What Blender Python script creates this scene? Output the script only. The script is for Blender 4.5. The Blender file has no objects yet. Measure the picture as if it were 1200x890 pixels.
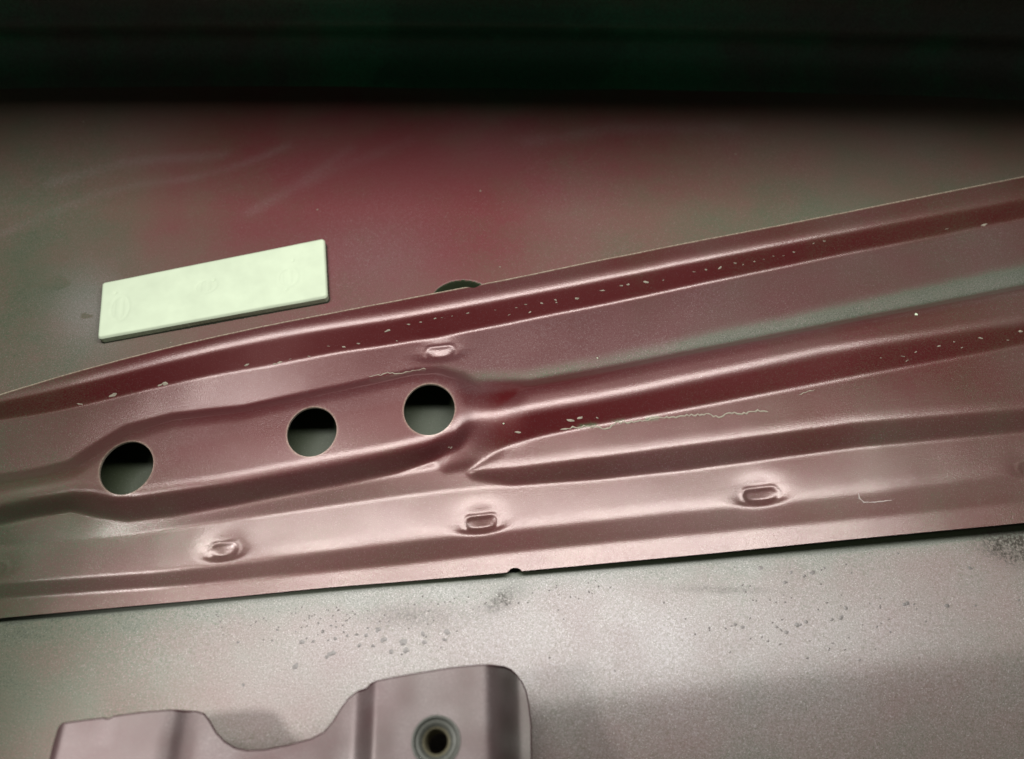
import bpy, math, random
import numpy as np
from mathutils import Vector

random.seed(4)
rng = np.random.default_rng(7)
scene = bpy.context.scene
C = scene.collection

# ------------------------------------------------------------------ camera
TILT = math.radians(27.0)
DIST = 0.33
Z0 = 0.010
HALF = math.tan(math.radians(31.0))
cam_loc = Vector((0, -DIST * math.sin(TILT), Z0 + DIST * math.cos(TILT)))
cd = bpy.data.cameras.new('camera')
cam = bpy.data.objects.new('camera', cd)
C.objects.link(cam)
cam.location = cam_loc
cam.rotation_euler = (TILT, 0, 0)
cd.sensor_width = 36.0
cd.sensor_fit = 'HORIZONTAL'
cd.lens = 18.0 / HALF
cd.clip_start = 0.01
cd.clip_end = 20
cd.dof.use_dof = True
cd.dof.focus_distance = 0.325
cd.dof.aperture_fstop = 6.5
scene.camera = cam

# ------------------------------------------------------------------ light
w = bpy.data.worlds.new('World')
scene.world = w
w.use_nodes = True
w.node_tree.nodes['Background'].inputs[0].default_value = (0.80, 0.95, 0.82, 1)
w.node_tree.nodes['Background'].inputs[1].default_value = 0.06


def area(name, loc, target, sx, sy, power, col):
    l = bpy.data.lights.new(name, 'AREA')
    l.shape = 'RECTANGLE'
    l.size = sx
    l.size_y = sy
    l.energy = power
    l.color = col
    o = bpy.data.objects.new(name, l)
    C.objects.link(o)
    o.location = loc
    d = Vector(target) - Vector(loc)
    o.rotation_euler = (math.atan2(d.y, -d.z), -math.atan2(d.x, -d.z), 0)
    return o


area('workshop_lamp', (0.035, 0.022, 0.46), (0.035, 0.0, 0), 0.58, 0.072, 4.0, (1.0, 0.985, 0.955))
sl = bpy.data.lights.new('inspection_lamp', 'SPOT')
sl.energy = 3.3
sl.color = (1.0, 0.97, 0.95)
sl.spot_size = math.radians(62)
sl.spot_blend = 0.9
sl.shadow_soft_size = 0.016
so = bpy.data.objects.new('inspection_lamp', sl)
C.objects.link(so)
so.location = (-0.25, -0.145, 0.25)
so.rotation_euler = (Vector((0.01, -0.120, 0)) - Vector(so.location)).to_track_quat('-Z', 'Y').to_euler()
scene.view_settings.view_transform = 'Standard'
scene.view_settings.look = 'None'
scene.view_settings.exposure = 0.0
scene.view_settings.gamma = 1.0


# ------------------------------------------------------------------ helpers
ct, st = math.cos(TILT), math.sin(TILT)
FP = 600.0 / HALF


def at(px, py, z=0.0):
    """point of the plane z that the photograph shows at (px, py)"""
    a, b = (px - 600.0) / FP, (445.0 - py) / FP
    dx, dy, dz = a, b * ct + st, b * st - ct
    t = (z - cam_loc.z) / dz
    return (dx * t, cam_loc.y + dy * t, z)


def topx(X, Y, Z):
    rx, ry, rz = X, Y - cam_loc.y, Z - cam_loc.z
    dep = ry * st - rz * ct
    up = ry * ct + rz * st
    return 600 + FP * rx / dep, 445 - FP * up / dep


def poly(pts, z):
    return np.array([at(x, y, z)[:2] for x, y in pts])


def smooth1(a, s):
    r = int(3 * s) + 1
    k = np.exp(-0.5 * (np.arange(-r, r + 1) / s) ** 2)
    k /= k.sum()
    return np.convolve(np.pad(a, r, mode='reflect', reflect_type='odd'), k, 'valid')


def curve(pts, z, xs, s=8):
    p = poly(pts, z)
    o = np.argsort(p[:, 0])
    p = p[o]
    y = np.interp(xs, p[:, 0], p[:, 1])
    # straight continuation beyond the measured ends
    m = xs < p[0, 0]
    y[m] = p[0, 1] + (xs[m] - p[0, 0]) * (p[1, 1] - p[0, 1]) / (p[1, 0] - p[0, 0])
    m = xs > p[-1, 0]
    y[m] = p[-1, 1] + (xs[m] - p[-1, 0]) * (p[-1, 1] - p[-2, 1]) / (p[-1, 0] - p[-2, 0])
    return smooth1(y, s)


def gauss2(Z, sx, sy):
    def one(A, s, ax):
        r = int(3 * s) + 1
        k = np.exp(-0.5 * (np.arange(-r, r + 1) / s) ** 2)
        k /= k.sum()
        pad = [(0, 0), (0, 0)]
        pad[ax] = (r, r)
        P = np.pad(A, pad, mode='edge')
        out = np.zeros_like(A)
        n = A.shape[ax]
        for i, kk in enumerate(k):
            out += kk * (P[i:i + n] if ax == 0 else P[:, i:i + n])
        return out
    return one(one(Z, sx, 0), sy, 1)


def sdf(X, Y, P):
    """signed distance to polygon, negative inside"""
    n = len(P)
    d = np.full(X.shape, 1e9)
    s = np.ones(X.shape, bool)
    for i in range(n):
        ax, ay = P[i]
        bx, by = P[(i + 1) % n]
        ex, ey = bx - ax, by - ay
        wx, wy = X - ax, Y - ay
        t = np.clip((wx * ex + wy * ey) / (ex * ex + ey * ey + 1e-18), 0, 1)
        d = np.minimum(d, (wx - ex * t) ** 2 + (wy - ey * t) ** 2)
        c = ((ay > Y) != (by > Y))
        with np.errstate(divide='ignore', invalid='ignore'):
            xc = ax + (Y - ay) * ex / (ey if abs(ey) > 1e-15 else 1e-15)
        s ^= (c & (X < xc))
    d = np.sqrt(d)
    return np.where(s, d, -d)


def sstep(a, b, x):
    t = np.clip((x - a) / (b - a), 0, 1)
    return t * t * (3 - 2 * t)


def vnoise(X, Y, s, seed):
    """smooth value noise 0..1"""
    r = np.random.default_rng(seed)
    T = r.random((256, 256))
    u, v = X / s + 97.3, Y / s + 41.7
    i, j = np.floor(u).astype(int), np.floor(v).astype(int)
    f, g = u - i, v - j
    f = f * f * (3 - 2 * f)
    g = g * g * (3 - 2 * g)
    a = T[i % 256, j % 256]; b = T[(i + 1) % 256, j % 256]
    c = T[i % 256, (j + 1) % 256]; d = T[(i + 1) % 256, (j + 1) % 256]
    return (a * (1 - f) + b * f) * (1 - g) + (c * (1 - f) + d * f) * g


def empty(name, loc, label=None, cat=None, group=None):
    o = bpy.data.objects.new(name, None)
    o.empty_display_size = 0.01
    C.objects.link(o)
    o.location = loc
    if label: o['label'] = label
    if cat: o['category'] = cat
    if group: o['group'] = group
    return o


def link(name, me, mat, parent=None):
    me.materials.append(mat)
    o = bpy.data.objects.new(name, me)
    C.objects.link(o)
    if parent:
        o.parent = parent
        o.matrix_parent_inverse.identity()
        o.location = -(Vector(parent.location)) if parent.parent is None else (0, 0, 0)
    return o


def mesh_np(name, V, F, N=None, attrs=None):
    me = bpy.data.meshes.new(name)
    V = np.asarray(V, np.float32)
    F = np.asarray(F, np.int32)
    k = F.shape[1]
    me.vertices.add(len(V))
    me.vertices.foreach_set('co', V.ravel())
    me.loops.add(F.size)
    me.loops.foreach_set('vertex_index', F.ravel())
    me.polygons.add(len(F))
    me.polygons.foreach_set('loop_start', np.arange(0, F.size, k, dtype=np.int32))
    me.update(calc_edges=True)
    me.polygons.foreach_set('use_smooth', np.ones(len(F), bool))
    for an, av in (attrs or {}).items():
        a = me.attributes.new(an, 'FLOAT', 'POINT')
        a.data.foreach_set('value', np.asarray(av, np.float32).ravel())
    if N is not None:
        me.normals_split_custom_set_from_vertices(np.asarray(N, np.float32))
    return me


def grid_faces(nx, ny):
    i, j = np.meshgrid(np.arange(nx - 1), np.arange(ny - 1), indexing='ij')
    a = i * ny + j
    return np.stack([a, a + ny, a + ny + 1, a + 1], -1)      # (nx-1, ny-1, 4)


def grid_normals(X, Y, Z):
    P = np.stack([X, Y, Z], -1)
    n = np.cross(np.gradient(P, axis=0), np.gradient(P, axis=1))  # index-space tangents
    n[n[..., 2] < 0] *= -1
    return n / np.linalg.norm(n, axis=-1, keepdims=True)


def sub_mesh(name, V, F, N, attrs):
    used, inv = np.unique(F.ravel(), return_inverse=True)
    return mesh_np(name, V[used], inv.reshape(F.shape), N[used],
                   {k: v[used] for k, v in attrs.items()})


def lathe(name, cx, cy, prof, n=64, attrs=None, closed=False):
    """prof: list of (r, z)"""
    V, F = [], []
    m = len(prof)
    for i in range(n):
        a = 2 * math.pi * i / n
        for r, z in prof:
            V.append((cx + r * math.cos(a), cy + r * math.sin(a), z))
    for i in range(n):
        for j in range(m - 1):
            b = ((i + 1) % n) * m
            F.append((i * m + j, b + j, b + j + 1, i * m + j + 1))
    V = np.array(V)
    at_ = {k: np.full(len(V), v) for k, v in (attrs or {}).items()}
    return mesh_np(name, V, F, None, at_)


# ------------------------------------------------------------------ materials
def new_mat(name):
    m = bpy.data.materials.new(name)
    m.use_nodes = True
    return m, m.node_tree.nodes, m.node_tree.links, m.node_tree.nodes['Principled BSDF']


def mixc(n, l, fac, a, b, blend='MIX'):
    x = n.new('ShaderNodeMix')
    x.data_type = 'RGBA'
    x.blend_type = blend
    for sock, val in ((x.inputs[0], fac), (x.inputs[6], a), (x.inputs[7], b)):
        if hasattr(val, 'is_output'):
            l.new(val, sock)
        elif isinstance(val, (int, float)):
            sock.default_value = val
        else:
            sock.default_value = (*val, 1)
    return x.outputs[2]


def mth(n, l, op, a, b=0.0, c=None):
    x = n.new('ShaderNodeMath')
    x.operation = op
    for i, v in enumerate((a, b) if c is None else (a, b, c)):
        if hasattr(v, 'is_output'):
            l.new(v, x.inputs[i])
        else:
            x.inputs[i].default_value = v
    return x.outputs[0]


def noise(n, l, vec, scale, detail=2, rough=0.5):
    x = n.new('ShaderNodeTexNoise')
    x.inputs['Scale'].default_value = scale
    x.inputs['Detail'].default_value = detail
    x.inputs['Roughness'].default_value = rough
    l.new(vec, x.inputs['Vector'])
    return x.outputs['Fac']


GREEN = (0.050, 0.074, 0.036)
BROWN = (0.072, 0.032, 0.021)
MAROON = (0.068, 0.0052, 0.0070)
DUST = (0.300, 0.281, 0.284)


def overspray(name, rough=0.42, spec=0.55, metal=0.35, grain=1.0, clear=(0.5, 0.33), tint=(1, 1, 1), palette=(GREEN, BROWN, MAROON)):
    m, n, l, p = new_mat(name)
    tc = n.new('ShaderNodeNewGeometry').outputs['Position']

    def attr(a):
        x = n.new('ShaderNodeAttribute')
        x.attribute_name = a
        return x.outputs['Fac']
    coat, dust, dirt, wear = attr('coat'), attr('dust'), attr('dirt'), attr('wear')
    big = noise(n, l, tc, 55, 3, 0.55)
    fine = noise(n, l, tc, 1900, 2, 0.6)
    mid = noise(n, l, tc, 1100, 3, 0.65)
    c1 = mth(n, l, 'ADD', coat, mth(n, l, 'MULTIPLY', mth(n, l, 'SUBTRACT', big, 0.5), 0.5))
    c1 = mth(n, l, 'ADD', c1, mth(n, l, 'MULTIPLY', mth(n, l, 'SUBTRACT', fine, 0.5), 0.75 * grain))
    r = n.new('ShaderNodeValToRGB')
    l.new(c1, r.inputs[0])
    e = r.color_ramp.elements
    e[0].position, e[0].color = 0.14, (*palette[0], 1)
    e[1].position, e[1].color = 0.88, (*palette[2], 1)
    k = e.new(0.0)
    k.color = (*[v * 0.55 for v in palette[0]], 1)
    k = e.new(0.48)
    k.color = (*palette[1], 1)
    col = r.outputs[0]
    d1 = mth(n, l, 'MULTIPLY', dust, mth(n, l, 'MULTIPLY_ADD', mid, 1.1, 0.42))
    d1.node.use_clamp = True
    d1 = mth(n, l, 'MULTIPLY', d1, mth(n, l, 'MULTIPLY_ADD', fine, 1.9, -0.12))
    d1.node.use_clamp = True
    col = mixc(n, l, d1, col, DUST)
    spark = mth(n, l, 'MULTIPLY_ADD', noise(n, l, tc, 2900, 1, 0.5), 9.0, -5.6)
    spark.node.use_clamp = True
    spark = mth(n, l, 'MULTIPLY', spark, mth(n, l, 'MULTIPLY_ADD', dust, 0.7, 0.06))
    col = mixc(n, l, spark, col, (0.62, 0.60, 0.58))
    # grime with its own ragged outline
    dn = mth(n, l, 'MULTIPLY', dirt, mth(n, l, 'MULTIPLY_ADD', mid, 6.0, -2.2))
    dn.node.use_clamp = True
    col = mixc(n, l, dn, col, (0.030, 0.024, 0.016))
    wn = mth(n, l, 'MULTIPLY', wear, mth(n, l, 'MULTIPLY_ADD', mid, 2.5, -0.3))
    wn.node.use_clamp = True
    col = mixc(n, l, wn, col, (0.42, 0.36, 0.27))
    col = mixc(n, l, 1.0, col, (1, 1, 1), 'MULTIPLY')
    l.new(col, p.inputs['Base Color'])
    b = n.new('ShaderNodeBump')
    b.inputs['Strength'].default_value = 0.13 * grain
    b.inputs['Distance'].default_value = 0.0004
    h = mth(n, l, 'ADD', mth(n, l, 'MULTIPLY', noise(n, l, tc, 3800, 1, 0.5), 0.45), mth(n, l, 'MULTIPLY', fine, 0.22))
    l.new(h, b.inputs['Height'])
    p.inputs['Metallic'].default_value = metal
    p.inputs['Coat Weight'].default_value = clear[0]
    p.inputs['Coat Roughness'].default_value = clear[1]
    p.inputs['Coat IOR'].default_value = 1.6
    p.inputs['Specular IOR Level'].default_value = spec
    p.inputs['Specular Tint'].default_value = (*tint, 1)
    l.new(b.outputs[0], p.inputs['Coat Normal'])
    ro = mth(n, l, 'MULTIPLY_ADD', big, 0.16, rough - 0.08)
    ro = mth(n, l, 'ADD', ro, mth(n, l, 'MULTIPLY', dn, 0.25))
    l.new(ro, p.inputs['Roughness'])
    l.new(b.outputs[0], p.inputs['Normal'])
    return m


M_BRACE = overspray('oversprayed_brace_paint', 0.37, 0.55, 0.20, 1.45, (0.62, 0.23), (1.0, 0.76, 0.68))
M_SKIN = overspray('oversprayed_skin_paint', 0.46, 0.4, 0.12, 1.1, (0.18, 0.40), (1, 1, 1), ((0.056, 0.076, 0.036), (0.105, 0.055, 0.033), (0.125, 0.0115, 0.015)))
M_RAIL = overspray('oversprayed_rail_paint', 0.55, 0.3, 0.0, 0.6, (0.35, 0.36), (1, 1, 1), ((0.014, 0.20, 0.09), (0.085, 0.080, 0.066), (0.10, 0.07, 0.06)))
M_BRACKET = overspray('oversprayed_bracket_paint', 0.46, 0.5, 0.15, 0.9, (0.2, 0.4), (1.0, 0.86, 0.82), ((0.042, 0.046, 0.034), (0.055, 0.041, 0.039), (0.062, 0.028, 0.031)))


def plain(name, col, rough=0.5, spec=0.5, metal=0.0, ns=900, amp=0.35, bump=0.15):
    m, n, l, p = new_mat(name)
    tc = n.new('ShaderNodeNewGeometry').outputs['Position']
    f = noise(n, l, tc, ns, 3, 0.6)
    v = mth(n, l, 'MULTIPLY_ADD', f, amp * 2, 1 - amp)
    hsv = n.new('ShaderNodeHueSaturation')
    hsv.inputs['Color'].default_value = (*col, 1)
    l.new(v, hsv.inputs['Value'])
    l.new(hsv.outputs[0], p.inputs['Base Color'])
    p.inputs['Roughness'].default_value = rough
    p.inputs['Specular IOR Level'].default_value = spec
    p.inputs['Metallic'].default_value = metal
    b = n.new('ShaderNodeBump')
    b.inputs['Strength'].default_value = bump
    b.inputs['Distance'].default_value = 0.0004
    l.new(f, b.inputs['Height'])
    l.new(b.outputs[0], p.inputs['Normal'])
    return m


M_CHIP = plain('flaked_primer', (0.25, 0.225, 0.175), 0.7, 0.3)
M_EDGE = plain('bare_cut_edge', (0.55, 0.46, 0.34), 0.5, 0.5, 0.2, 1500, 0.5)
M_DARKEDGE = plain('dark_maroon_cut_edge', (0.03, 0.010, 0.012), 0.7, 0.15)
M_FOAM = plain('mint_foam', (0.56, 0.64, 0.48), 0.8, 0.15, 0, 90, 0.13, 0.12)
M_FOAMSIDE = plain('cut_foam_side', (0.42, 0.50, 0.36), 0.9, 0.1, 0, 1500, 0.3, 0.5)
M_GLUE = plain('grimy_adhesive', (0.06, 0.075, 0.05), 0.8, 0.2, 0, 1200, 0.4)
M_NUT = plain('dull_zinc', (0.07, 0.072, 0.062), 0.5, 0.4, 0.2, 900, 0.25)
M_BORE = plain('oily_thread', (0.16, 0.145, 0.095), 0.4, 0.5, 0.4, 900, 0.3)
M_PIT = plain('dark_paint_blister', (0.10, 0.088, 0.082), 0.4, 0.6, 0.1, 900, 0.3)
M_SCRATCH = plain('pale_scratch', (0.33, 0.28, 0.26), 0.6, 0.3)

# ================================================================== BODY SKIN
MM = 0.001
xs = np.concatenate([np.arange(-0.36, -0.045, 0.0010), np.arange(-0.045, 0.005, 0.0004), np.arange(0.005, 0.3601, 0.0010)])
ys = np.concatenate([np.arange(-0.200, 0.015, 0.0010), np.arange(0.015, 0.06, 0.0004), np.arange(0.06, 0.2201, 0.0010)])
SX, SY = np.meshgrid(xs, ys, indexing='ij')


def skin_z(X, Y):
    Z = np.zeros_like(X)
    # lower panel folds away below a long soft crease
    line = curve([(-200, 925), (400, 866), (620, 836), (800, 814), (1000, 791), (1200, 768), (1400, 745)], 0, xs, 12)
    ln = np.interp(X, xs, line)
    t = ln - Y
    amt = 0.55 * sstep(-0.16, -0.05, X) + 0.45 * sstep(-0.04, 0.04, X)
    Z -= amt * 0.48 * (np.sqrt(t * t + 0.0045 ** 2) + t) * 0.5
    Z -= 0.0045 * sstep(-0.06, 0.22, X) * sstep(0.06, 0.0, Y)
    # oil-canning of the thin sheet
    Z += 0.0007 * (vnoise(X, Y, 0.09, 3) - 0.5) + 0.0003 * (vnoise(X, Y, 0.035, 4) - 0.5)
    # bump added beside the bracket to catch a gleam
    bx, by, _ = at(176, 838)
    Z += 0.0009 * np.exp(-((X - bx) / 0.014) ** 2 - ((Y - by + 0.006) / 0.010) ** 2)
    # pressed round recess partly under the brace's upper edge
    hx, hy, _ = at(542, 353)
    d = np.hypot((X - hx) / 1.25, Y - hy)
    Z -= 0.0060 * (1 - sstep(0.0088, 0.0106, d))
    return Z


SZ = skin_z(SX, SY)
px, py = topx(SX, SY, SZ)
# how much maroon mist landed (0 bare green primer, 1 full maroon)
coat = 0.42 + 0.50 * np.exp(-((px - 455) / 290) ** 2 - ((py - 235) / 170) ** 2)
coat += 0.12 * np.exp(-((px - 760) / 200) ** 2 - ((py - 150) / 90) ** 2)
coat -= 0.24 * np.exp(-((px - 960) / 260) ** 2 - ((py - 275) / 55) ** 2)
coat -= 0.25 * np.exp(-((px - 60) / 110) ** 2 - ((py - 320) / 160) ** 2)
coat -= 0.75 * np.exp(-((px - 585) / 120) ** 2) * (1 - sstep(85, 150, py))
low = sstep(560, 640, py)
edge_lo = np.interp(px, [0, 200, 400, 560, 700, 800, 1000, 1200], [724, 706, 687, 674, 661, 652, 634, 613])
band = np.exp(-(np.clip(py - edge_lo - 6, 0, None) / 22) ** 2)
lowcoat = 0.43 - 0.40 * band * np.interp(px, [0, 100, 300, 950, 1100], [0.8, 0.8, 1, 0.8, 0.3])
lowcoat -= 0.20 * np.exp(-((px - 60) / 160) ** 2 - ((py - 800) / 90) ** 2)
lowcoat += 0.12 * (vnoise(SX, SY, 0.03, 8) - 0.5)
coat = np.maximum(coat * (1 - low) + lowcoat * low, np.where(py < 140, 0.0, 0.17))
rec = np.hypot((SX - at(542, 353)[0]) / 1.25, SY - at(542, 353)[1]) < 0.0105
coat[rec] = -0.15
dust = 0.06 + 0.08 * vnoise(SX, SY, 0.04, 9) + 0.05 * (1 - sstep(60, 300, px)) + 0.05 * sstep(650, 1000, px)
dust += 0.30 * np.exp(-((px - 105) / 40) ** 2 - ((py - 365) / 40) ** 2) * (vnoise(SX, SY, 0.008, 5) > 0.35)
dust += 0.08 * np.exp(-((px - 440) / 70) ** 2 - ((py - 300) / 45) ** 2)
dust = dust * (1 - low) + low * (0.12 + 0.26 * sstep(60, 330, px) + 0.46 * np.exp(-((px - 720) / 430) ** 2 - ((py - 760) / 110) ** 2) * (0.7 + 0.5 * vnoise(SX, SY, 0.02, 10)))
dust[rec] = 0
# smeared streaks wiped across the upper sheet
for pl, wd_, am in (([(-40, 290), (0, 275), (60, 250), (110, 230), (160, 217), (220, 210), (270, 197), (310, 183), (338, 170)], 0.0022, 0.07),
                    ([(290, 250), (350, 215), (410, 175)], 0.0028, 0.05), ([(300, 247), (380, 205), (480, 165)], 0.0030, 0.045),
                    ([(60, 215), (150, 190), (260, 182)], 0.003, 0.08), ([(620, 165), (720, 150), (860, 150)], 0.004, 0.08)):
    pw = poly(pl, 0)
    dmin = np.full(SX.shape, 1.0)
    for (ax_, ay_), (bx_, by_) in zip(pw[:-1], pw[1:]):
        ex, ey = bx_ - ax_, by_ - ay_
        t = np.clip(((SX - ax_) * ex + (SY - ay_) * ey) / (ex * ex + ey * ey), 0, 1)
        dmin = np.minimum(dmin, np.hypot(SX - ax_ - ex * t, SY - ay_ - ey * t))
    dust += am * np.exp(-(dmin / wd_) ** 2) * (0.5 + 0.8 * vnoise(SX, SY, 0.012, 61))
# unsprayed strip under the brace; below the lower edge it paints the gap's shadow
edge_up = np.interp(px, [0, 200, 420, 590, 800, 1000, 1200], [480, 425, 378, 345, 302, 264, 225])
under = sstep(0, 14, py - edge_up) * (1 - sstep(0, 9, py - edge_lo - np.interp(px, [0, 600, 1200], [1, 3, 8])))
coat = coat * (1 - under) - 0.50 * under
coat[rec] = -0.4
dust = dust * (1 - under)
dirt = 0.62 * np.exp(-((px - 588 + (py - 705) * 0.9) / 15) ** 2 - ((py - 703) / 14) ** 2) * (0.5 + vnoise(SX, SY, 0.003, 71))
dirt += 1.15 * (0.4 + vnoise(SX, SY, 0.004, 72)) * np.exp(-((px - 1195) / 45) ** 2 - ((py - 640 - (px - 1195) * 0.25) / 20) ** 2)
dirt += 0.12 * under  # tones down the unsprayed strip and deepens the painted gap shadow
dirt += 0.30 * np.exp(-((px - 480) / 60) ** 2 - ((py - 722) / 14) ** 2)
dirt += 0.35 * np.exp(-((px - 845) / 55) ** 2 - ((py - 691 - (px - 845) * 0.03) / 4) ** 2)
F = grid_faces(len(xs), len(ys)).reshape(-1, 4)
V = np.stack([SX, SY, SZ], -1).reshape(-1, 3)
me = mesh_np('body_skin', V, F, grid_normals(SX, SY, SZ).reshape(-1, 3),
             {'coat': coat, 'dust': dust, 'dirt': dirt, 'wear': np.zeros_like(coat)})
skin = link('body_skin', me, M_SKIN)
skin['kind'] = 'structure'


def skin_h(x, y):
    i = min(int(np.searchsorted(xs, x)), len(xs) - 1)
    j = min(int(np.searchsorted(ys, y)), len(ys) - 1)
    return float(SZ[i, j])


# ================================================================== TOP RAIL
yr = at(600, 74)[1]
prof = [(-0.026, -0.003), (-0.016, 0.0004), (-0.007, 0.0020), (0.000, 0.0065), (0.003, 0.013), (0.0005, 0.019), (0.0005, 0.023), (0.005, 0.029),
        (0.006, 0.038), (0.003, 0.045), (0.003, 0.049), (0.007, 0.056), (0.007, 0.066), (0.003, 0.072), (0.006, 0.082),
        (0.008, 0.120), (0.002, 0.160), (-0.012, 0.185), (-0.055, 0.205), (-0.101, 0.215), (-0.108, 0.220), (-0.102, 0.225), (0.06, 0.220), (0.07, -0.004)]  # unseen overhanging lip, shaped to cast the shadow along the top
# round the profile
pp = np.array(prof)
for _ in range(3):
    q = [pp[0]]
    for a, b in zip(pp[:-1], pp[1:]):
        q += [a * 0.75 + b * 0.25, a * 0.25 + b * 0.75]
    q.append(pp[-1])
    pp = np.array(q)
rx = np.linspace(-0.36, 0.36, 90)
RX = np.repeat(rx[:, None], len(pp), 1)
bow = -0.06 * rx ** 2 - 0.015 * rx
RY = yr + pp[None, :, 0] + bow[:, None]
RZ = np.repeat(pp[None, :, 1], len(rx), 0)
F = grid_faces(len(rx), len(pp)).reshape(-1, 4)[:, ::-1]
rail = empty('frame_rail', (0, yr, 0), 'dark green frame rail, blurred and in shade above the maroon sheet, with an added unseen shading lip', 'frame rail')
rc = 0.42 - 0.55 * np.exp(-((RX - 0.0 + 0.25 * RZ) / 0.075) ** 2) + 0.25 * (vnoise(RX, RZ, 0.03, 51) - 0.5)
link('rail_wall', mesh_np('rail_wall', np.stack([RX, RY, RZ], -1).reshape(-1, 3), F, None,
     {'coat': rc, 'dust': np.full(RX.shape, 0.04), 'dirt': np.full(RX.shape, 0.3), 'wear': np.zeros(RX.shape)}), M_RAIL, rail)

# ================================================================== BRACE PANEL
NC, NR = 1080, 360
bx = np.linspace(-0.285, 0.285, NC)
zF, zC1, zR, zT, zL = 17 * MM, 10 * MM, 18 * MM, 12.2 * MM, 6.6 * MM
cE = curve([(0, 461), (60, 443), (120, 426), (200, 406), (300, 383), (420, 360), (520, 341), (590, 328), (700, 305),
            (800, 285), (941, 258), (1080, 230), (1200, 206)], zF, bx, 10)
cA = curve([(0, 470), (60, 458), (120, 443), (185, 427), (250, 411), (320, 396), (400, 383), (450, 376), (568, 355),
            (700, 329), (800, 309), (950, 280), (1086, 254), (1200, 233)], zF, bx, 10)
cB = curve([(0, 492), (60, 484), (120, 471), (185, 456), (250, 442), (320, 430), (400, 413), (450, 406), (568, 385),
            (700, 359), (800, 338), (950, 306), (1086, 279), (1200, 256)], zC1, bx, 10)
cM = curve([(0, 570), (100, 560), (300, 515), (500, 475), (600, 463), (800, 430), (1000, 392), (1200, 355)], zC1, bx, 14)
cN = curve([(0, 618), (84, 600), (148, 612), (270, 595), (400, 570), (467, 557), (530, 545), (600, 530), (800, 490), (1200, 410)], 9 * MM, bx, 10)
cL = curve([(0, 640), (100, 634), (168, 626), (236, 615), (400, 591), (535, 574), (700, 560), (800, 550), (1002, 523), (1200, 504)], zL, bx, 10)
cF = curve([(0, 684), (200, 669), (400, 645), (560, 626), (800, 600), (1000, 580), (1200, 555)], 6.5 * MM, bx, 12)
cG = curve([(0, 701), (200, 688), (400, 668), (560, 651), (800, 628), (1000, 610), (1200, 590)], 4 * MM, bx, 12)
zEb = np.interp(bx, [-0.2, 0, 0.2], [2.8 * MM, 3.3 * MM, 3.8 * MM])
cZ = curve([(0, 724), (200, 706), (400, 687), (560, 674), (700, 661), (800, 652), (1000, 632), (1200, 613)], 3.6 * MM, bx, 12)
# small nick in the lower edge
nx_, ny_, _ = at(603, 669, 3.6 * MM)
nick = 0.0014 * np.sqrt(np.clip(1 - ((bx - nx_) / 0.0023) ** 2, 0, 1))
# torn lip in the upper edge
tx_, ty_, _ = at(556, 336, zF)
torn = 0.0012 * np.exp(-((bx - tx_) / 0.0022) ** 2)
cE = cE + 0.00012 * (vnoise(bx, bx * 0, 0.004, 31) - 0.5)

tt = np.linspace(0, 1, NR)
BX = np.repeat(bx[:, None], NR, 1)
BY = cE[:, None] * (1 - tt) + cZ[:, None] * tt
BY += nick[:, None] * np.clip(1 - (BY - cZ[:, None]) / 0.006, 0, 1) - torn[:, None] * np.clip(1 - (cE[:, None] - BY) / 0.005, 0, 1)
BZ = np.zeros_like(BX)
for i in range(NC):
    yk = np.array([cE[i], cA[i], cB[i], cM[i], cN[i], cL[i], cF[i], cG[i], cZ[i]])
    wn_ = math.exp(-((bx[i] + 0.115) / 0.055) ** 2) * MM
    zk = np.array([zF - 0.4 * MM, zF, zC1 + 1.5 * wn_, zC1 - 2.2 * wn_, 9 * MM - 0.6 * wn_, zL, min(zL - 0.1 * MM, 6.6 * MM), zEb[i] + 0.4 * MM, zEb[i]])
    for k in range(1, 9):
        yk[k] = min(yk[k], yk[k - 1] - 1e-6)
    BZ[i] = np.interp(-BY[i], -yk, zk)
    BZ[i] -= 0.0010 * np.clip(1 - np.abs(BY[i] - yk[1]) / 0.0050, 0, 1) ** 2 * (BY[i] >= yk[1]) + 0.0010 * np.clip(1 - (yk[1] - BY[i]) / (yk[1] - yk[2]), 0, 1) * (BY[i] < yk[1]) * (BY[i] > yk[2])
    BZ[i] -= 0.0003 * np.clip(1 - np.abs(BY[i] - yk[6]) / 0.0050, 0, 1) ** 2 * (BY[i] >= yk[6]) + 0.0003 * np.clip(1 - (yk[6] - BY[i]) / (yk[6] - yk[7]), 0, 1) * (BY[i] < yk[6]) * (BY[i] > yk[7])


def raise_shape(Z, crest, base, ztop, zb, dm=0.0010, top=None):
    dc = np.clip(sdf(BX, BY, poly(crest, ztop)), 0, None)
    db = -sdf(BX, BY, poly(base, zb))
    t = np.where(db <= 0, 0, db / (db + dc + 1e-9))
    t = np.clip(t, 0, 1)
    din = np.clip(-sdf(BX, BY, poly(crest, ztop)), 0, None)
    dome = dm * np.clip(1 - din / 0.0046, 0, 1) ** 2 * (db > 0) * np.clip(t * 1.0, 0, 1)
    return Z + t * ((ztop if top is None else top) - Z) - dome, t


# tongue step under the second rib
up = [(553, 549), (568, 539), (602, 520), (636, 509), (686, 502), (800, 481), (1000, 442), (1200, 404), (1400, 366)]
lo = [(1400, 458), (1200, 480), (1002, 496), (800, 523), (700, 537), (600, 547)]
T_crest = [(553, 549), (575, 500), (800, 440), (1400, 330)] + lo
T_base = [(540, 556), (560, 490), (800, 430), (1400, 320), (1400, 482), (1200, 504), (1002, 522), (800, 549), (700, 559), (600, 567), (555, 563)]
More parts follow.
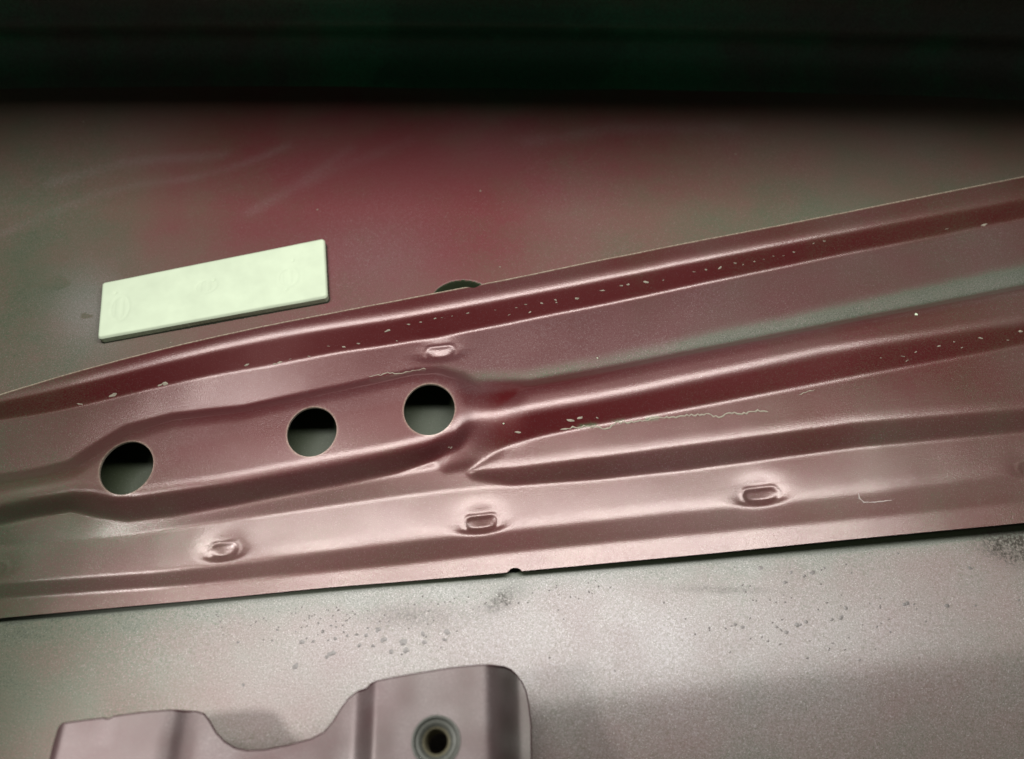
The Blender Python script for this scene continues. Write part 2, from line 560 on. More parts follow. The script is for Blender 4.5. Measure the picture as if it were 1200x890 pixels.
# tip: follow the bright curved lip
T_crest = [(553, 549), (564, 537), (582, 525), (600, 500), (620, 470), (800, 440), (1400, 330)] + lo
T_base = [(546, 553), (554, 538), (572, 522), (585, 495), (605, 465), (800, 430), (1400, 320), (1400, 482), (1200, 504), (1002, 522),
          (800, 549), (700, 559), (600, 566), (555, 559)]
BZ, tT = raise_shape(BZ, T_crest, T_base, zT, 8.5 * MM, 0.00035,
                     np.interp(BX, [at(550, 549, 9 * MM)[0], at(590, 540, 10 * MM)[0], at(690, 530, zT)[0]], [9.3 * MM, 10.6 * MM, zT]))
# second rib
R_crest = [(582, 484), (590, 472), (612, 454), (660, 447), (800, 416), (1002, 376), (1200, 337), (1400, 298), (1400, 342),
           (1200, 379), (968, 415), (800, 450), (700, 471), (606, 487)]
R_base = [(530, 470), (540, 446), (580, 445), (620, 445), (700, 431), (800, 411), (1002, 371), (1200, 332), (1400, 292), (1400, 370), (1200, 405),
          (1000, 443), (800, 481), (686, 501), (636, 510), (602, 518), (584, 526), (568, 536), (554, 545), (520, 551), (500, 530), (505, 510)]
BZ, tR = raise_shape(BZ, R_crest, R_base, zR, 11.5 * MM)
# long pad with the three holes, narrowing to a neck on its left
P_crest = [(-200, 612), (0, 565), (40, 558), (85, 548), (112, 530), (150, 507), (200, 491), (286, 480.5), (400, 456), (450, 445), (486, 437),
           (512, 436), (535, 443), (550, 458), (556, 474), (551, 490), (535, 506), (501, 521), (450, 533), (400, 543), (330, 556), (270, 567), (200, 577),
           (160, 583), (130, 583), (108, 578), (85, 577), (40, 584), (0, 592), (-200, 632)]
P_base = [(-200, 606), (0, 557), (40, 551), (81, 541), (105, 525), (148, 500), (200, 487), (286, 477), (400, 453), (450, 442), (486, 434),
          (515, 432), (543, 439), (562, 455), (570, 475), (565, 500), (538, 527), (467, 552), (400, 566), (330, 579), (270, 591), (200, 603), (148, 609), (115, 605),
          (84, 598), (40, 605), (0, 614), (-200, 660)]
BZ, tP = raise_shape(BZ, P_crest, P_base, zR, 9.5 * MM)

# pressed slots
slots = [(263, 645, 15, 5.6 * MM, .8), (564, 612.5, 18, 5.8 * MM, 1), (891, 580, 20, 5.8 * MM, .95), (516, 412, 17.5, zC1, .85), (-8, 668, 14, 6.3 * MM, .5), (1209, 548, 15, 6.3 * MM, .5)]
slot_d = []
SLOT = np.zeros_like(BZ)
for sx_, sy_, L_, z_, amp_ in slots:
    ox, oy, _ = at(sx_, sy_, z_)
    ex, ey, _ = at(sx_ + 60, sy_ - 6.5, z_)
    ang = math.atan2(ey - oy, ex - ox)
    P = (BX - ox) * math.cos(ang) + (BY - oy) * math.sin(ang)
    Q = -(BX - ox) * math.sin(ang) + (BY - oy) * math.cos(ang)
    hl = L_ * 0.00033
    rr = 0.0025
    dx = np.clip(np.abs(P) - (hl - rr), 0, None)
    d = np.hypot(dx, Q) - rr
    sq = np.where(Q > 0, 0.0062, 0.0030)
    rad = (np.abs(P + 0.0002) / (hl + np.where(Q > 0, 0.0018, 0.0018 + 0.0016 * np.clip(Q / 0.003, -1, 0)))) ** 2.2 + (np.clip(np.abs(Q) - 0.0016, 0, None) / (sq - 0.0012)) ** 2.0
    SLOT -= 0.0017 * amp_ * np.exp(-rad * 1.1) * (1 - 0.42 * np.clip(Q / 0.0028, -1, 1))
    SLOT += 0.00036 * amp_ * np.exp(-(d / 0.00075) ** 2)
    slot_d.append(d)

BZ = gauss2(BZ, 1.8, 2.2)
qx, qy, _ = at(572, 474, zR)
soft = np.exp(-((BX - qx - 0.002) / 0.0115) ** 4 - ((BY - qy) / 0.0115) ** 4)
BZ = BZ * (1 - soft) + gauss2(BZ, 13, 13) * soft 
BZ += gauss2(SLOT, 0.9, 1.0)
BZ += 0.00055 * (vnoise(BX, BY, 0.030, 11) - 0.5) + 0.00010 * (vnoise(BX, BY, 0.010, 12) - 0.5)

px, py = topx(BX, BY, BZ)
coat = 0.66 + 0.36 * np.exp(-((px - 380) / 240) ** 2 - ((py - 440) / 120) ** 2)
coat += 0.22 * np.exp(-((px - 700) / 330) ** 2 - ((py - 400) / 90) ** 2)
coat -= 0.32 * (1 - sstep(0, 190, px))
coat -= 0.10 * sstep(850, 1150, px)
coat += gauss2(0.13 * (((BY < cA[:, None]) & (BY > cB[:, None])) | ((tR > 0.03) & (tR < 0.97) & (BY < cM[:, None]) & (px > 590))), 12, 4)  # shade painted on the slopes as a deeper maroon
dRb = sdf(BX, BY, poly(R_base, zC1))
dPb = sdf(BX, BY, poly(P_base, zC1))
cMx = np.interp(BX, bx, cM)
above = sstep(-0.001, 0.006, BY - cMx) * sstep(-0.0022, 0.0002, dRb)
wgr = np.interp(px, [540, 640, 900, 1200], [0.0045, 0.0050, 0.0062, 0.0080])
g = np.exp(-(np.clip(dRb, 0, None) / wgr) ** 4) * above * sstep(520, 570, px)
g = np.maximum(g, 0.8 * np.exp(-(np.clip(dPb, 0, None) / 0.0028) ** 2) * sstep(0.002, 0.009, BY - cMx) * sstep(-0.0008, 0.0004, dPb) * sstep(470, 540, px))
coat -= 0.62 * gauss2(np.clip(g, 0, 1), 2, 2)
coat -= 0.25 * np.exp(-((px - 150) / 110) ** 2 - ((py - 625) / 28) ** 2)
coat -= 0.12 * np.exp(-((px - 420) / 160) ** 2 - ((py - 580) / 12) ** 2)
coat += 0.10 * (vnoise(BX, BY, 0.02, 14) - 0.5)
# torn film along the foot of the second rib shows primer
tl = np.interp(px, [620, 655, 684, 720, 800, 905], [510, 504, 499, 495, 487, 480])
coat -= 0.7 * np.exp(-((py - tl) / 3.0) ** 2) * sstep(0.55, 0.75, vnoise(BX, BY, 0.006, 81)) * sstep(620, 650, px) * (1 - sstep(880, 910, px))

dust = 0.01 + 0.08 * vnoise(BX, BY, 0.03, 15)
dust += 0.05 * np.exp(-((py - np.interp(px, [0, 600, 1200], [640, 600, 545])) / 60) ** 2)
dust += 0.08 * ((BY < cB[:, None]) & (BY > cM[:, None])) * (0.5 + 0.5 * sstep(300, 700, px))
dust -= 0.12 * ((BY < cA[:, None]) & (BY > cB[:, None]))  # less dust on the bend: part of the painted slope shade
dust -= 0.10 * ((tR > 0.02) & (tR < 0.98)) * sstep(555, 600, px)  # same painted shade on the second rib's slopes
dust = np.clip(gauss2(dust, 2, 3), 0, 1)
dirt = np.zeros_like(coat)
wear = 0.9 * np.exp(-((cE[:, None] - BY) / 0.0004) ** 2)
coat = np.maximum(coat, 0.15)
dust += 0.16 * np.clip(g, 0, 1) * sstep(560, 900, px)
NRM = grid_normals(BX, BY, BZ)

# holes
holes = [(148, 548, 31.0), (365.5, 506, 29.0), (503, 479.5, 30.0)]
Vx, Vy, Vz = BX.copy(), BY.copy(), BZ.copy()
kill = np.zeros((NC - 1, NR - 1), bool)
rims = []
for hx_, hy_, hr in holes:
    ox, oy, oz = at(hx_, hy_, zR)
    R_ = hr * (at(hx_ + 1, hy_, zR)[0] - ox)
    # the photographed circle is foreshortened along y: fit radius to its height as well
    e = at(hx_, hy_ - hr, zR)[1] - at(hx_, hy_ + hr, zR)[1]
    Ry = e * 0.5
    ux, uy = (Vx - ox) / R_, (Vy - oy) / Ry
    rr = np.hypot(ux, uy)
    ins = rr < 1
    c4 = ins[:-1, :-1].astype(int) + ins[1:, :-1] + ins[1:, 1:] + ins[:-1, 1:]
    kill |= (c4 == 4)
    near = ins.copy()
    Vx = np.where(near, ox + R_ * ux / (rr + 1e-12), Vx)
    Vy = np.where(near, oy + Ry * uy / (rr + 1e-12), Vy)
    i0 = int(np.argmin(np.abs(bx - ox))); j0 = int(np.argmin(np.abs(BY[i0] - oy)))
    rims.append((ox, oy, R_, Ry))
    rr2 = rr
    wear = np.maximum(wear, 0.30 * np.exp(-((rr2 - 1.0) / 0.045) ** 2))


def bz_at(x, y):
    i = np.clip(np.searchsorted(bx, x), 0, NC - 1)
    j = int(np.argmin(np.abs(BY[i] - y)))
    return float(BZ[i, j])


# which pressed feature each cell belongs to
FX = 0.25 * (BX[:-1, :-1] + BX[1:, :-1] + BX[1:, 1:] + BX[:-1, 1:])
FY = 0.25 * (BY[:-1, :-1] + BY[1:, :-1] + BY[1:, 1:] + BY[:-1, 1:])


def mid(a): return 0.25 * (a[:-1, :-1] + a[1:, :-1] + a[1:, 1:] + a[:-1, 1:])


part = np.full(FX.shape, 5)                                     # 5 web
yB = 0.5 * (cB[:-1] + cB[1:])[:, None]
yM = 0.5 * (cM[:-1] + cM[1:])[:, None]
yF = 0.5 * (cF[:-1] + cF[1:])[:, None]
part[FY > yM] = 1                                               # channel
part[FY > yB] = 0                                               # upper flange with its bend
part[FY < yF] = 4                                               # lower flange
part[mid(tT) > 0.03] = 3
part[mid(tR) > 0.03] = 2
part[mid(tP) > 0.03] = 6
for k, d in enumerate(slot_d):
    part[mid(d) < 0.0022] = 10 + k
Fg = grid_faces(NC, NR)[..., ::-1]
V = np.stack([Vx, Vy, Vz], -1).reshape(-1, 3)
NN = NRM.reshape(-1, 3)
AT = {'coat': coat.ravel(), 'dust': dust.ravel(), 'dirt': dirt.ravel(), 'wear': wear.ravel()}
brace = empty('brace_panel', (0, 0, 0), 'long pressed steel brace in matt maroon overspray with three round holes and ribs', 'brace panel')
names = {0: 'flange', 1: 'channel', 2: 'rib', 3: 'rib', 4: 'flange', 5: 'web', 6: 'raised_pad'}
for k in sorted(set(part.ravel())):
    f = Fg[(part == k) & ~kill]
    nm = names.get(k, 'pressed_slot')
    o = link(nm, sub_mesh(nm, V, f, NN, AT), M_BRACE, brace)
    if k == 0: o['label'] = 'flange along the far edge with a bare worn lip'
    if k == 4: o['label'] = 'flange along the near edge with a small nick'

# thickness of the sheet: cut edges and underside
TH = 0.0010


def ribbon(name, pts_top, drop, mat, parent, flip=False, attrs=None):
    n = len(pts_top)
    V = np.concatenate([pts_top, pts_top - np.array([0, 0, drop])])
    i = np.arange(n - 1)
    F = np.stack([i, i + 1, i + 1 + n, i + n], -1)
    if flip: F = F[:, ::-1]
    return link(name, mesh_np(name, V, F, None, {k: np.full(2 * n, v) for k, v in (attrs or {}).items()}), mat, parent)


top_e = np.stack([BX[:, 0], BY[:, 0], BZ[:, 0]], -1)
bot_e = np.stack([BX[:, -1], BY[:, -1], BZ[:, -1]], -1)
ribbon('cut_edge', top_e, TH, M_EDGE, brace, True)
ribbon('cut_edge', bot_e, TH, M_DARKEDGE, brace)
u = slice(None, None, 4)
UX, UY, UZ = BX[u, u], BY[u, u], BZ[u, u] - TH
kU = np.zeros((UX.shape[0] - 1, UX.shape[1] - 1), bool)
for ox, oy, R_, Ry in rims:
    q = np.hypot((UX - ox) / (R_ + 0.0012), (UY - oy) / (Ry + 0.0012)) < 1
    kU |= q[:-1, :-1] | q[1:, :-1] | q[1:, 1:] | q[:-1, 1:]
fu = grid_faces(*UX.shape)[~kU]
link('underside', mesh_np('underside', np.stack([UX, UY, UZ], -1).reshape(-1, 3), fu, None,
     {'coat': np.full(UX.size, 0.1), 'dust': np.zeros(UX.size), 'dirt': np.zeros(UX.size), 'wear': np.zeros(UX.size)}), M_BRACE, brace)
for ox, oy, R_, Ry in rims:
    ring = []
    for k in range(97):
        a = 2 * math.pi * k / 96
        x, y = ox + R_ * math.cos(a), oy + Ry * math.sin(a)
        ring.append((x, y, bz_at(x, y)))
    ring = np.array(ring)
    zz = smooth1(ring[:, 2], 3)
    ring[:, 2] = zz
    V = np.concatenate([ring, ring * [1, 1, 1] - [0, 0, TH * 0.5], ring - [0, 0, TH * 1.15]])
    V[97:194, 0] = ox + (V[97:194, 0] - ox) * 0.985; V[97:194, 1] = oy + (V[97:194, 1] - oy) * 0.985
    n = 97
    i = np.arange(n - 1)
    F = np.concatenate([np.stack([i, i + 1, i + 1 + n, i + n], -1), np.stack([i + n, i + 1 + n, i + 1 + 2 * n, i + 2 * n], -1)])
    link('hole_rim', mesh_np('hole_rim', V, F, None, {'coat': np.full(len(V), 0.6), 'dust': np.full(len(V), 0.3),
         'dirt': np.zeros(len(V)), 'wear': np.full(len(V), 0.45)}), M_BRACE, brace)


# ---- little flakes, drips and torn paint on the brace
def flake_mesh(name, items, surf, seed=1, lift=0.00012):
    """items: (px, py, zguess, length_m, width_m, angle)"""
    r = random.Random(seed)
    V, F = [], []
    for fx, fy, z, L_, W_, an in items:
        x0, y0, _ = at(fx, fy, z)
        for _ in range(4):
            zz = surf(x0, y0)
            x0, y0, _ = at(fx, fy, zz)
        n = 9
        ca, sa = math.cos(an), math.sin(an)
        b = len(V)
        V.append((x0, y0, surf(x0, y0) + lift * 2.2))
        for k in range(n):
            a = 2 * math.pi * k / n
            rad = 0.6 + 0.6 * r.random()
            u, v = L_ * 0.5 * math.cos(a) * rad, W_ * 0.5 * math.sin(a) * rad
            x, y = x0 + u * ca - v * sa, y0 + u * sa + v * ca
            V.append((x, y, surf(x, y) + lift))
        for k in range(n):
            x, y, z2 = V[b + 1 + k]
            V.append((x, y, z2 - lift * 2.5))
        for k in range(n):
            k2 = (k + 1) % n
            F.append((b, b + 1 + k, b + 1 + k2, b))
            F.append((b + 1 + k, b + 1 + n + k, b + 1 + n + k2, b + 1 + k2))
    me = bpy.data.meshes.new(name)
    F = [f if f[0] != f[3] else f[:3] for f in F]
    me.from_pydata(V, [], F)
    me.update()
    return me


fl = [(479, 381, 2.6), (493, 378, 2.0), (454, 388, 2.6), (403, 407, 2.2), (385, 406, 1.8), (510, 374, 1.2), (518, 373, 1.0), (530, 371, 1.0), (548, 368, 1.8),
      (580, 364, .9), (597, 369, 1.6), (605, 361, 1), (621, 366, 1.8), (616, 357, 1.4), (635, 356, 2.0), (651, 352, 1.8), (652, 355, 1.8), (676, 350, 2.8), (706, 341, 2.4),
      (728, 335, 2.4), (736, 334, 2.2), (757, 331, 2.8), (777, 329, 1.6), (813, 319, 1.6), (827, 317, 1.9), (844, 314, 2.2), (861, 309, 1.6), (871, 310, 1.5), (884, 307, 1.6),
      (906, 301, 1.4), (918, 300, 1.4), (930, 296, 1.5), (953, 286, 1.5), (965, 284, 2.2), (895, 304, 1), (1032, 420, 1.6), (1058, 418, 2), (1063, 423, 2), (1073, 413, 1.9), (1100, 406, 2),
      (1118, 401, 1.7), (1127, 408, 1.6), (1149, 397, 2.5), (1181, 399, 1.6), (1196, 389, 3), (194, 450, 4.5), (188, 451, 3), (133, 463, 4.2), (94, 474, 3.0), (289, 428, 2.2), (328, 425, 3), (322, 427, 2.2), (362, 418, 1.5),
      (607, 507, 2.6), (1153, 264, 3), (700, 490, 2), (668, 493, 3.5), (680, 490, 3.5), (420, 403, 1.5), (465, 400, 1.2), (340, 421, 1.3), (528, 525, 2.0), (1110, 268, 1.6)]
items = [(a, b, 13 * MM, s * 0.00042 * random.uniform(1.3, 2.4), s * 0.00042 * random.uniform(0.35, 0.7), random.uniform(-0.15, 0.5)) for a, b, s in fl]
o = link('paint_flake', flake_mesh('paint_flake', items, bz_at, 3), M_CHIP, brace)
o['kind'] = 'stuff'


def bead(name, pts, surf, z, rad, mat, parent, seed=2, jitter=0.0):
    """thin raised line of curled paint following the surface"""
    r = random.Random(seed)
    P = []
    for (a, b), (c, d) in zip(pts[:-1], pts[1:]):
        m = max(2, int(math.hypot(c - a, d - b) / 2.5))
        for k in range(m):
            t = k / m
            fx, fy = a + (c - a) * t, b + (d - b) * t + r.uniform(-jitter, jitter)
            x, y, _ = at(fx, fy, z)
            for _ in range(3):
                x, y, _ = at(fx, fy, surf(x, y))
            P.append(Vector((x, y, surf(x, y))))
    V, F = [], []
    n = 6
    for i, p in enumerate(P):
        d = (P[min(i + 1, len(P) - 1)] - P[max(i - 1, 0)]).normalized()
        s = d.cross(Vector((0, 0, 1))).normalized()
        rr = rad * (0.5 + 0.8 * r.random()) * (0.25 if i in (0, len(P) - 1) else 1)
        for k in range(n):
            a = 2 * math.pi * k / n
            q = p + s * rr * math.cos(a) + Vector((0, 0, 1)) * rr * 0.7 * math.sin(a)
            V.append(q)
    for i in range(len(P) - 1):
        for k in range(n):
            F.append((i * n + k, i * n + (k + 1) % n, (i + 1) * n + (k + 1) % n, (i + 1) * n + k))
    me = bpy.data.meshes.new(name)
    me.from_pydata([tuple(v) for v in V], [], F)
    for p_ in me.polygons: p_.use_smooth = True
    return link(name, me, mat, parent)


bead('torn_paint_edge', [(655, 503), (684, 500), (700, 501), (712, 503), (722, 496), (745, 494), (765, 491), (792, 489), (805, 487), (830, 486), (842, 489), (855, 484),
      (872, 485), (888, 481), (903, 484)], bz_at, zT, 0.00034, M_CHIP, brace, 5, 1.2)
bead('torn_paint_edge', [(432, 441), (446, 440), (452, 437), (470, 438), (486, 434), (502, 432)], bz_at, zC1, 0.00022, M_CHIP, brace, 6, 1.0)
bead('torn_paint_edge', [(1006, 578), (1007, 584), (1012, 589), (1025, 589), (1048, 586)], bz_at, 7 * MM, 0.00028, M_SCRATCH, brace, 7, 0.3)
bead('torn_paint_edge', [(936, 463), (944, 460), (958, 456)], bz_at, zT, 0.00022, M_CHIP, brace, 8, 0.6)

# ================================================================== FOAM PAD
zP = 0.0048
foam = empty('foam_pad', at(250, 340, 0), 'mint white foam strip stuck slanting on the maroon sheet', 'foam pad')
cor = [at(113.5, 396.5, zP), at(383.5, 347.5, zP), at(380, 278.5, zP), at(119, 331, zP)]
c0, c1, c2, c3 = [np.array(c[:2]) for c in cor]
nu, nv = 260, 72
U, Vv = np.meshgrid(np.linspace(0, 1, nu), np.linspace(0, 1, nv), indexing='ij')
L_, W_ = np.linalg.norm(c1 - c0), np.linalg.norm(c3 - c0)
# rounded-corner mapping
a, b = U * 2 - 1, Vv * 2 - 1
ra = 0.0014
ax, ay = np.abs(a) * L_ / 2, np.abs(b) * W_ / 2
qx, qy = ax - (L_ / 2 - ra), ay - (W_ / 2 - ra)
cornr = (qx > 0) & (qy > 0)
m = np.maximum(qx, qy)
h = np.hypot(qx, qy)
sc = np.where(cornr, m / (h + 1e-12), 1)
ax2 = np.where(cornr, L_ / 2 - ra + qx * sc, ax)
ay2 = np.where(cornr, W_ / 2 - ra + qy * sc, ay)
u2 = 0.5 + 0.5 * np.sign(a) * ax2 / (L_ / 2)
v2 = 0.5 + 0.5 * np.sign(b) * ay2 / (W_ / 2)
PX = (1 - u2) * (1 - v2) * c0[0] + u2 * (1 - v2) * c1[0] + u2 * v2 * c2[0] + (1 - u2) * v2 * c3[0]
PY = (1 - u2) * (1 - v2) * c0[1] + u2 * (1 - v2) * c1[1] + u2 * v2 * c2[1] + (1 - u2) * v2 * c3[1]
de = np.minimum((1 - np.abs(a)) * L_ / 2, (1 - np.abs(b)) * W_ / 2)
rE = 0.0012
PZ = zP - rE + np.sqrt(np.clip(rE ** 2 - np.clip(rE - de, 0, None) ** 2, 0, None))
PZ += 0.00012 * (vnoise(PX, PY, 0.012, 21) - 0.5) + 0.00006 * (vnoise(PX, PY, 0.003, 22) - 0.5)
# faint moulded marks
lx, ly = u2 * L_, v2 * W_
for cx_, cy_, sx_, sy_ in ((0.0085, 0.0125, 0.0036, 0.0058), (0.0435, 0.0150, 0.0042, 0.0030), (0.0775, 0.0120, 0.0040, 0.0042)):
    r_ = np.hypot((lx - cx_) / sx_, (ly - cy_) / sy_)
    PZ -= 0.00018 * np.exp(-((r_ - 1) / 0.16) ** 2)
    PZ -= 0.00012 * (r_ < 0.8) * (np.sin((lx - cx_) / sx_ * 7) > 0.2)
for qx_, qy_, qr in ((0.0795, 0.0195, 0.0006), (0.0765, 0.0065, 0.0006), (0.006, 0.0205, 0.0006), (0.0465, 0.0175, 0.0005)):
    PZ -= 0.0004 * np.exp(-(((lx - qx_) ** 2 + (ly - qy_) ** 2) / qr ** 2))
F = grid_faces(nu, nv).reshape(-1, 4)
link('foam_face', mesh_np('foam_face', np.stack([PX, PY, PZ], -1).reshape(-1, 3), F, grid_normals(PX, PY, PZ).reshape(-1, 3)), M_FOAM, foam)
idx = [(i, 0) for i in range(nu)] + [(nu - 1, j) for j in range(1, nv)] + [(i, nv - 1) for i in range(nu - 2, -1, -1)] + [(0, j) for j in range(nv - 2, -1, -1)]
loop = np.array([(PX[i, j], PY[i, j], PZ[i, j]) for i, j in idx])
cen = loop.mean(0)
n = len(loop)
jit = (rng.random(n) - 0.5) * 0.00012


def inset(k, z, jj=0):
    q = loop.copy()
    dv = q[:, :2] - cen[:2]
    ln = np.linalg.norm(dv, axis=1, keepdims=True)
    q[:, :2] -= dv / ln * (k + jj)[:, None] if np.ndim(jj) else dv / ln * k
    if z is not None: q[:, 2] = z
    return q


V = np.concatenate([loop, inset(0.0001, 0.0016, jit), inset(0.0002, 0.0007, jit)])
i = np.arange(n - 1)
F = np.concatenate([np.stack([i, i + n, i + n + 1, i + 1], -1), np.stack([i + n, i + 2 * n, i + 2 * n + 1, i + n + 1], -1)])
link('foam_side', mesh_np('foam_side', V, F), M_FOAMSIDE, foam)
V = np.concatenate([inset(-0.0001, 0.0008, jit * 2), inset(-0.0003, -0.0006, jit * 3)])
F = np.stack([i, i + n, i + n + 1, i + 1], -1)
link('adhesive_layer', mesh_np('adhesive_layer', V, F), M_GLUE, foam)

# ================================================================== BRACKET
zb1, zb2, zlip = 28 * MM, 31 * MM, 18 * MM
out = [(62, 900, zb1 - 4 * MM), (63.5, 870, zb1 - 2 * MM), (67, 853, zb1), (72, 849, zb1), (100, 845, zb1), (120, 842.5, zb1), (124, 843.5, zb1), (128, 843.5, zb1), (133, 840.5, zb1),
       (165, 836, zb1), (195, 833.5, zb1), (206, 833.2, zb1 - .5 * MM), (218, 834.5, zb1 - 3 * MM), (230, 835, zb1 - 4 * MM), (238, 837.5, zb1 - 4 * MM), (244, 845, zb1 - 4 * MM), (252, 859, 24 * MM),
       (262, 870, 24 * MM), (275, 878, 24 * MM), (290, 881, 24 * MM), (310, 880, 24 * MM), (340, 874, 24 * MM), (365, 867, 24 * MM), (380, 859, 24 * MM), (391, 846, 24 * MM), (400, 831, 24 * MM),
       (409, 819, 24.2 * MM), (420, 811, 24.6 * MM), (431, 807.0, 27.5 * MM), (434, 802, 30 * MM), (441, 799, zb2), (480, 791.5, zb2), (530, 783.5, zb2), (560, 780.5, zb2), (572, 780, zb2 - .5 * MM), (582, 780.5, 28 * MM),
       (590, 782, 21 * MM), (598, 785.5, 16 * MM), (604, 791, 14.5 * MM), (611, 800, 14 * MM), (616, 811, 14 * MM), (619, 827, 14 * MM), (621.5, 850, 14 * MM)]
op = np.array([at(a, b, z) for a, b, z in out])
# x must increase
order = np.maximum.accumulate(op[:, 0] + np.arange(len(op)) * 1e-7)
kx = np.linspace(order[0], order[-1], 620)
kt = np.interp(kx, order, op[:, 1])
kz0 = np.interp(kx, order, op[:, 2])
NB = 150
yb = at(300, 1010, 0.022)[1]
J = np.linspace(0, 1, NB) ** 1.25
KX = np.repeat(kx[:, None], NB, 1)
KY = kt[:, None] * (1 - J) + yb * J
KZ = np.repeat(smooth1(kz0, 3.0)[:, None], NB, 1)
# the pressing straightens away from the cut edge: same hat section, slightly widening
skew = np.interp(KY - kt[:, None], [-0.08, 0], [0.0022, 0])
for j in range(NB):
    KZ[:, j] = np.interp(kx - skew[:, j] * np.sign(kx + 0.08), kx, KZ[:, j])
# foot: turns down to the skin out of view
foot = sstep(0.80, 1.0, np.repeat(J[None, :], len(kx), 0))
KZ = KZ * (1 - foot) + 0.0008 * foot
KZ = gauss2(KZ, 4.5, 2.0)
KZ += 0.00015 * (vnoise(KX, KY, 0.015, 41) - 0.5)
kpx, kpy = topx(KX, KY, KZ)
KN = grid_normals(KX, KY, KZ)
coat = 0.60 + 0.15 * (vnoise(KX, KY, 0.02, 42) - 0.5) - 0.25 * sstep(570, 615, kpx)
dust = 0.05 + 0.24 * (vnoise(KX, KY, 0.006, 43) - 0.4)
dust = np.clip(dust - 0.12 * (1 - sstep(60, 260, kpx)), 0, 1)
hx_, hy_, hz_ = at(511, 869, zb2)
sc_ = at(512, 869, zb2)[0] - hx_
RB = 21 * sc_
dd = np.hypot(KX - hx_, KY - hy_)
ins = dd < RB
kk = (ins[:-1, :-1].astype(int) + ins[1:, :-1] + ins[1:, 1:] + ins[:-1, 1:]) == 4
VX = np.where(ins, hx_ + (KX - hx_) * RB / (dd + 1e-9), KX)
VY = np.where(ins, hy_ + (KY - hy_) * RB / (dd + 1e-9), KY)
bracket = empty('mounting_bracket', at(330, 900, 0), 'stepped metal bracket with a threaded hole at the bottom edge', 'bracket')
Fk = grid_faces(len(kx), NB)[~kk][:, ::-1]
ATK = {'coat': coat, 'dust': dust, 'dirt': np.zeros_like(coat), 'wear': np.zeros_like(coat)}
link('bracket_plate', mesh_np('bracket_plate', np.stack([VX, VY, KZ], -1).reshape(-1, 3), Fk, KN.reshape(-1, 3), ATK), M_BRACKET, bracket)
# cut edges all round (left side, top, right side)
left = [(KX[0, j], KY[0, j], KZ[0, j]) for j in range(NB - 1, 0, -1)]
topl = [(KX[k, 0], KY[k, 0], KZ[k, 0]) for k in range(len(kx))]
rite = [(KX[-1, j], KY[-1, j], KZ[-1, j]) for j in range(1, NB)]
E = np.array(left + topl + rite)
ribbon('bracket_edge', E, 0.0016, M_DARKEDGE, bracket)
# thin dark rolled arris so the cut edge reads from the front
V, F = [], []
nn = 6
T = np.gradient(E, axis=0)
T /= np.linalg.norm(T, axis=1, keepdims=True)
S = np.cross(T, [0, 0, 1.0])
S /= np.linalg.norm(S, axis=1, keepdims=True)
B2 = np.cross(S, T)
for k in range(nn):
    a = 2 * math.pi * k / nn
    V.append(E + S * 0.00042 * math.cos(a) + B2 * 0.00042 * math.sin(a) - np.array([0, 0, 0.0004]))
V = np.stack(V, 1).reshape(-1, 3)
ii = np.arange(len(E) - 1)
F = np.concatenate([np.stack([ii * nn + k, ii * nn + (k + 1) % nn, (ii + 1) * nn + (k + 1) % nn, (ii + 1) * nn + k], -1) for k in range(nn)])
link('rolled_arris', mesh_np('rolled_arris', V, F), M_DARKEDGE, bracket)
# underside
link('underside', mesh_np('underside', np.stack([KX, KY, KZ - 0.0016], -1)[::3, ::3].reshape(-1, 3),
     grid_faces(len(kx[::3]), len(J[::3])).reshape(-1, 4)[~((np.hypot(KX - hx_, KY - hy_) < RB + 0.0015)[::3, ::3][:-1, :-1].ravel())]), M_DARKEDGE, bracket)
# welded nut: seat ring, thread, bore
zt = bz = float(KZ[np.argmin(np.abs(kx - hx_)), int(np.argmin(np.abs(KY[np.argmin(np.abs(kx - hx_))] - hy_)))])
ro = 27.5 * sc_
nut = empty('unused', (0, 0, 0))
bpy.data.objects.remove(nut)
ringp = [(ro + 0.0006, zt - 0.0004), (ro + 0.0002, zt + 0.0003), (ro - 0.0006, zt + 0.00045), (RB + 0.0012, zt + 0.0004), (RB + 0.0002, zt + 0.0006), (RB - 0.0002, zt + 0.0003), (RB - 0.0009, zt - 0.0005), (RB - 0.0012, zt - 0.0012)]
seat = link('weld_ring', lathe('weld_ring', hx_, hy_, ringp[::-1], 72), M_NUT, bracket)
th = []
zc = zt - 0.0012
for k in range(14):
    th += [(RB - 0.0012, zc), (RB - 0.0020, zc - 0.0005)]
    zc -= 0.0010
bore = link('threaded_bore', lathe('threaded_bore', hx_, hy_, th[::-1], 72), M_BORE, bracket)
nutbody = [(RB - 0.0005, zt - 0.0155), (ro - 0.001, zt - 0.0155), (ro - 0.001, zt - 0.0012)]
link('nut_body', lathe('nut_body', hx_, hy_, nutbody, 6), M_DARKEDGE, bracket)

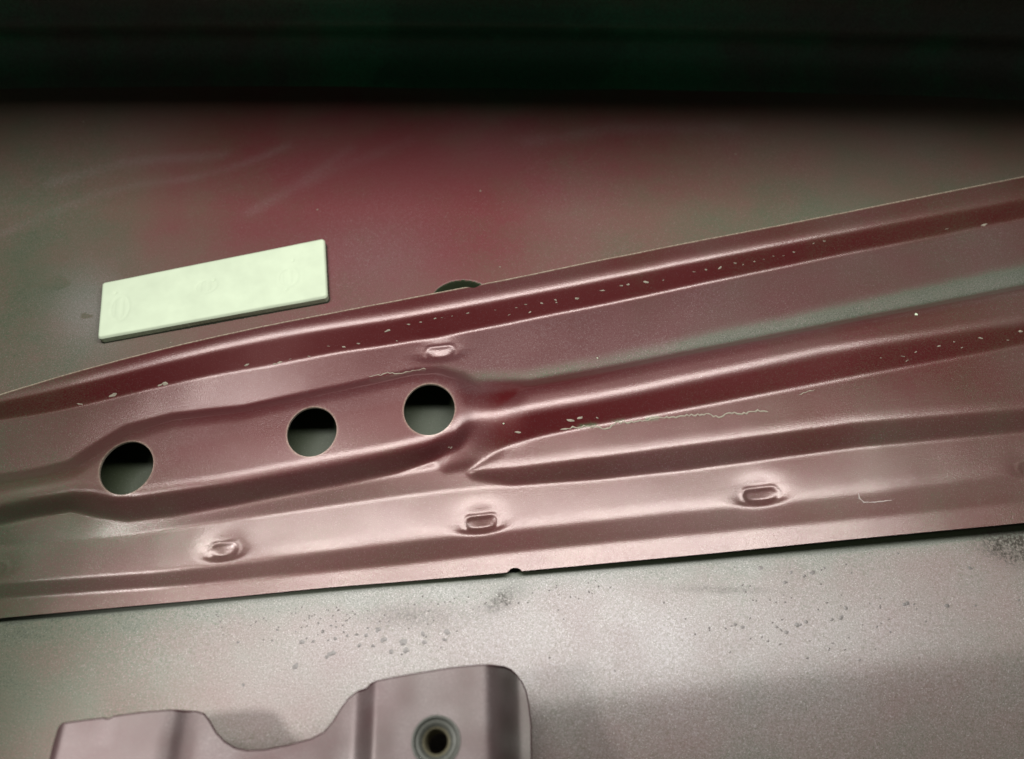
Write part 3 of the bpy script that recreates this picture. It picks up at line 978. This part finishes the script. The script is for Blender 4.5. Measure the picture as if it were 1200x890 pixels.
# ================================================================== MARKS ON THE SKIN
pits = []
r = random.Random(12)
big_ = [(443, 738, 3), (418, 744, 2.0), (429, 745, 2), (449, 750, 3.2), (437, 757, 2.2), (421, 757, 2.4), (472, 753, 4.2), (476, 762, 3), (458, 764, 2.4), (496, 743, 2.6), (497, 753, 3), (524, 741, 3.2),
        (521, 750, 2.2), (390, 766, 3.4), (393, 749, 2), (407, 745, 1.6), (353, 753, 2.4), (346, 781, 3.6), (367, 752, 1.8), (383, 770, 2), (285, 803, 1.8), (891, 666, 2.6), (927, 671, 2.2), (952, 671, 2.6), (943, 675, 2), (920, 683, 2.4), (966, 666, 1.8),
        (985, 724, 2.4), (934, 733, 2.4), (991, 713, 2.4), (975, 726, 2), (862, 732, 2), (1063, 707, 2.8), (910, 735, 1.8), (945, 729, 2.0), (870, 735, 2.2), (922, 741, 2.2), (1110, 710, 2.2), (1137, 666, 2.2), (1060, 708, 2), (644, 771, 1), (279, 753, 1.4)]
for a, b, s in big_:
    pits.append((a, b, 0, s * 0.00062 * r.uniform(1.1, 1.7), s * 0.00062 * r.uniform(0.8, 1.2), r.uniform(-0.4, 0.8)))
for _ in range(75):                                   # fine dotted rows just below the brace
    a = r.uniform(250, 720)
    b = np.interp(a, [250, 720], [715, 672]) + abs(r.gauss(0, 16)) + 6
    pits.append((a, b, 0, r.uniform(0.0004, 0.0009), r.uniform(0.0004, 0.0007), r.uniform(0, 1)))
for _ in range(75):
    a, b = r.gauss(945, 95), r.gauss(722, 36)
    if b < np.interp(a, [800, 1200], [664, 626]) or b > 790: continue
    pits.append((a, b, 0, r.uniform(0.0005, 0.0012), r.uniform(0.0004, 0.0009), r.uniform(0, 1)))
for _ in range(28):
    a, b = r.gauss(400, 60), r.gauss(740, 14)
    pits.append((a, b, 0, r.uniform(0.0005, 0.0012), r.uniform(0.0004, 0.0009), r.uniform(0, 1)))
o = link('paint_blister', flake_mesh('paint_blister', pits, skin_h, 9, 0.00006), M_PIT, skin)
o['kind'] = 'stuff'
specks = [(372, 246), (98, 143), (563, 224), (586, 313), (862, 181), (240, 430), (178, 430), (1074, 369), (243, 397), (200, 402)]
o = link('dust_speck', flake_mesh('dust_speck', [(a, b, 0, 0.0008, 0.0007, 0.3) for a, b in specks if (a, b) not in ((1074, 369),)], skin_h, 10, 0.00015), M_CHIP, skin)
o['kind'] = 'stuff'
o = link('dust_speck', flake_mesh('dust_speck', [(1073.5, 369, zR, 0.0013, 0.0012, 0.3), (700, 420, zC1, .0006, .0006, 0), (590, 497, zR, .0007, .0007, 0)], bz_at, 11, 0.0003), M_FOAM, brace)
o['kind'] = 'stuff'
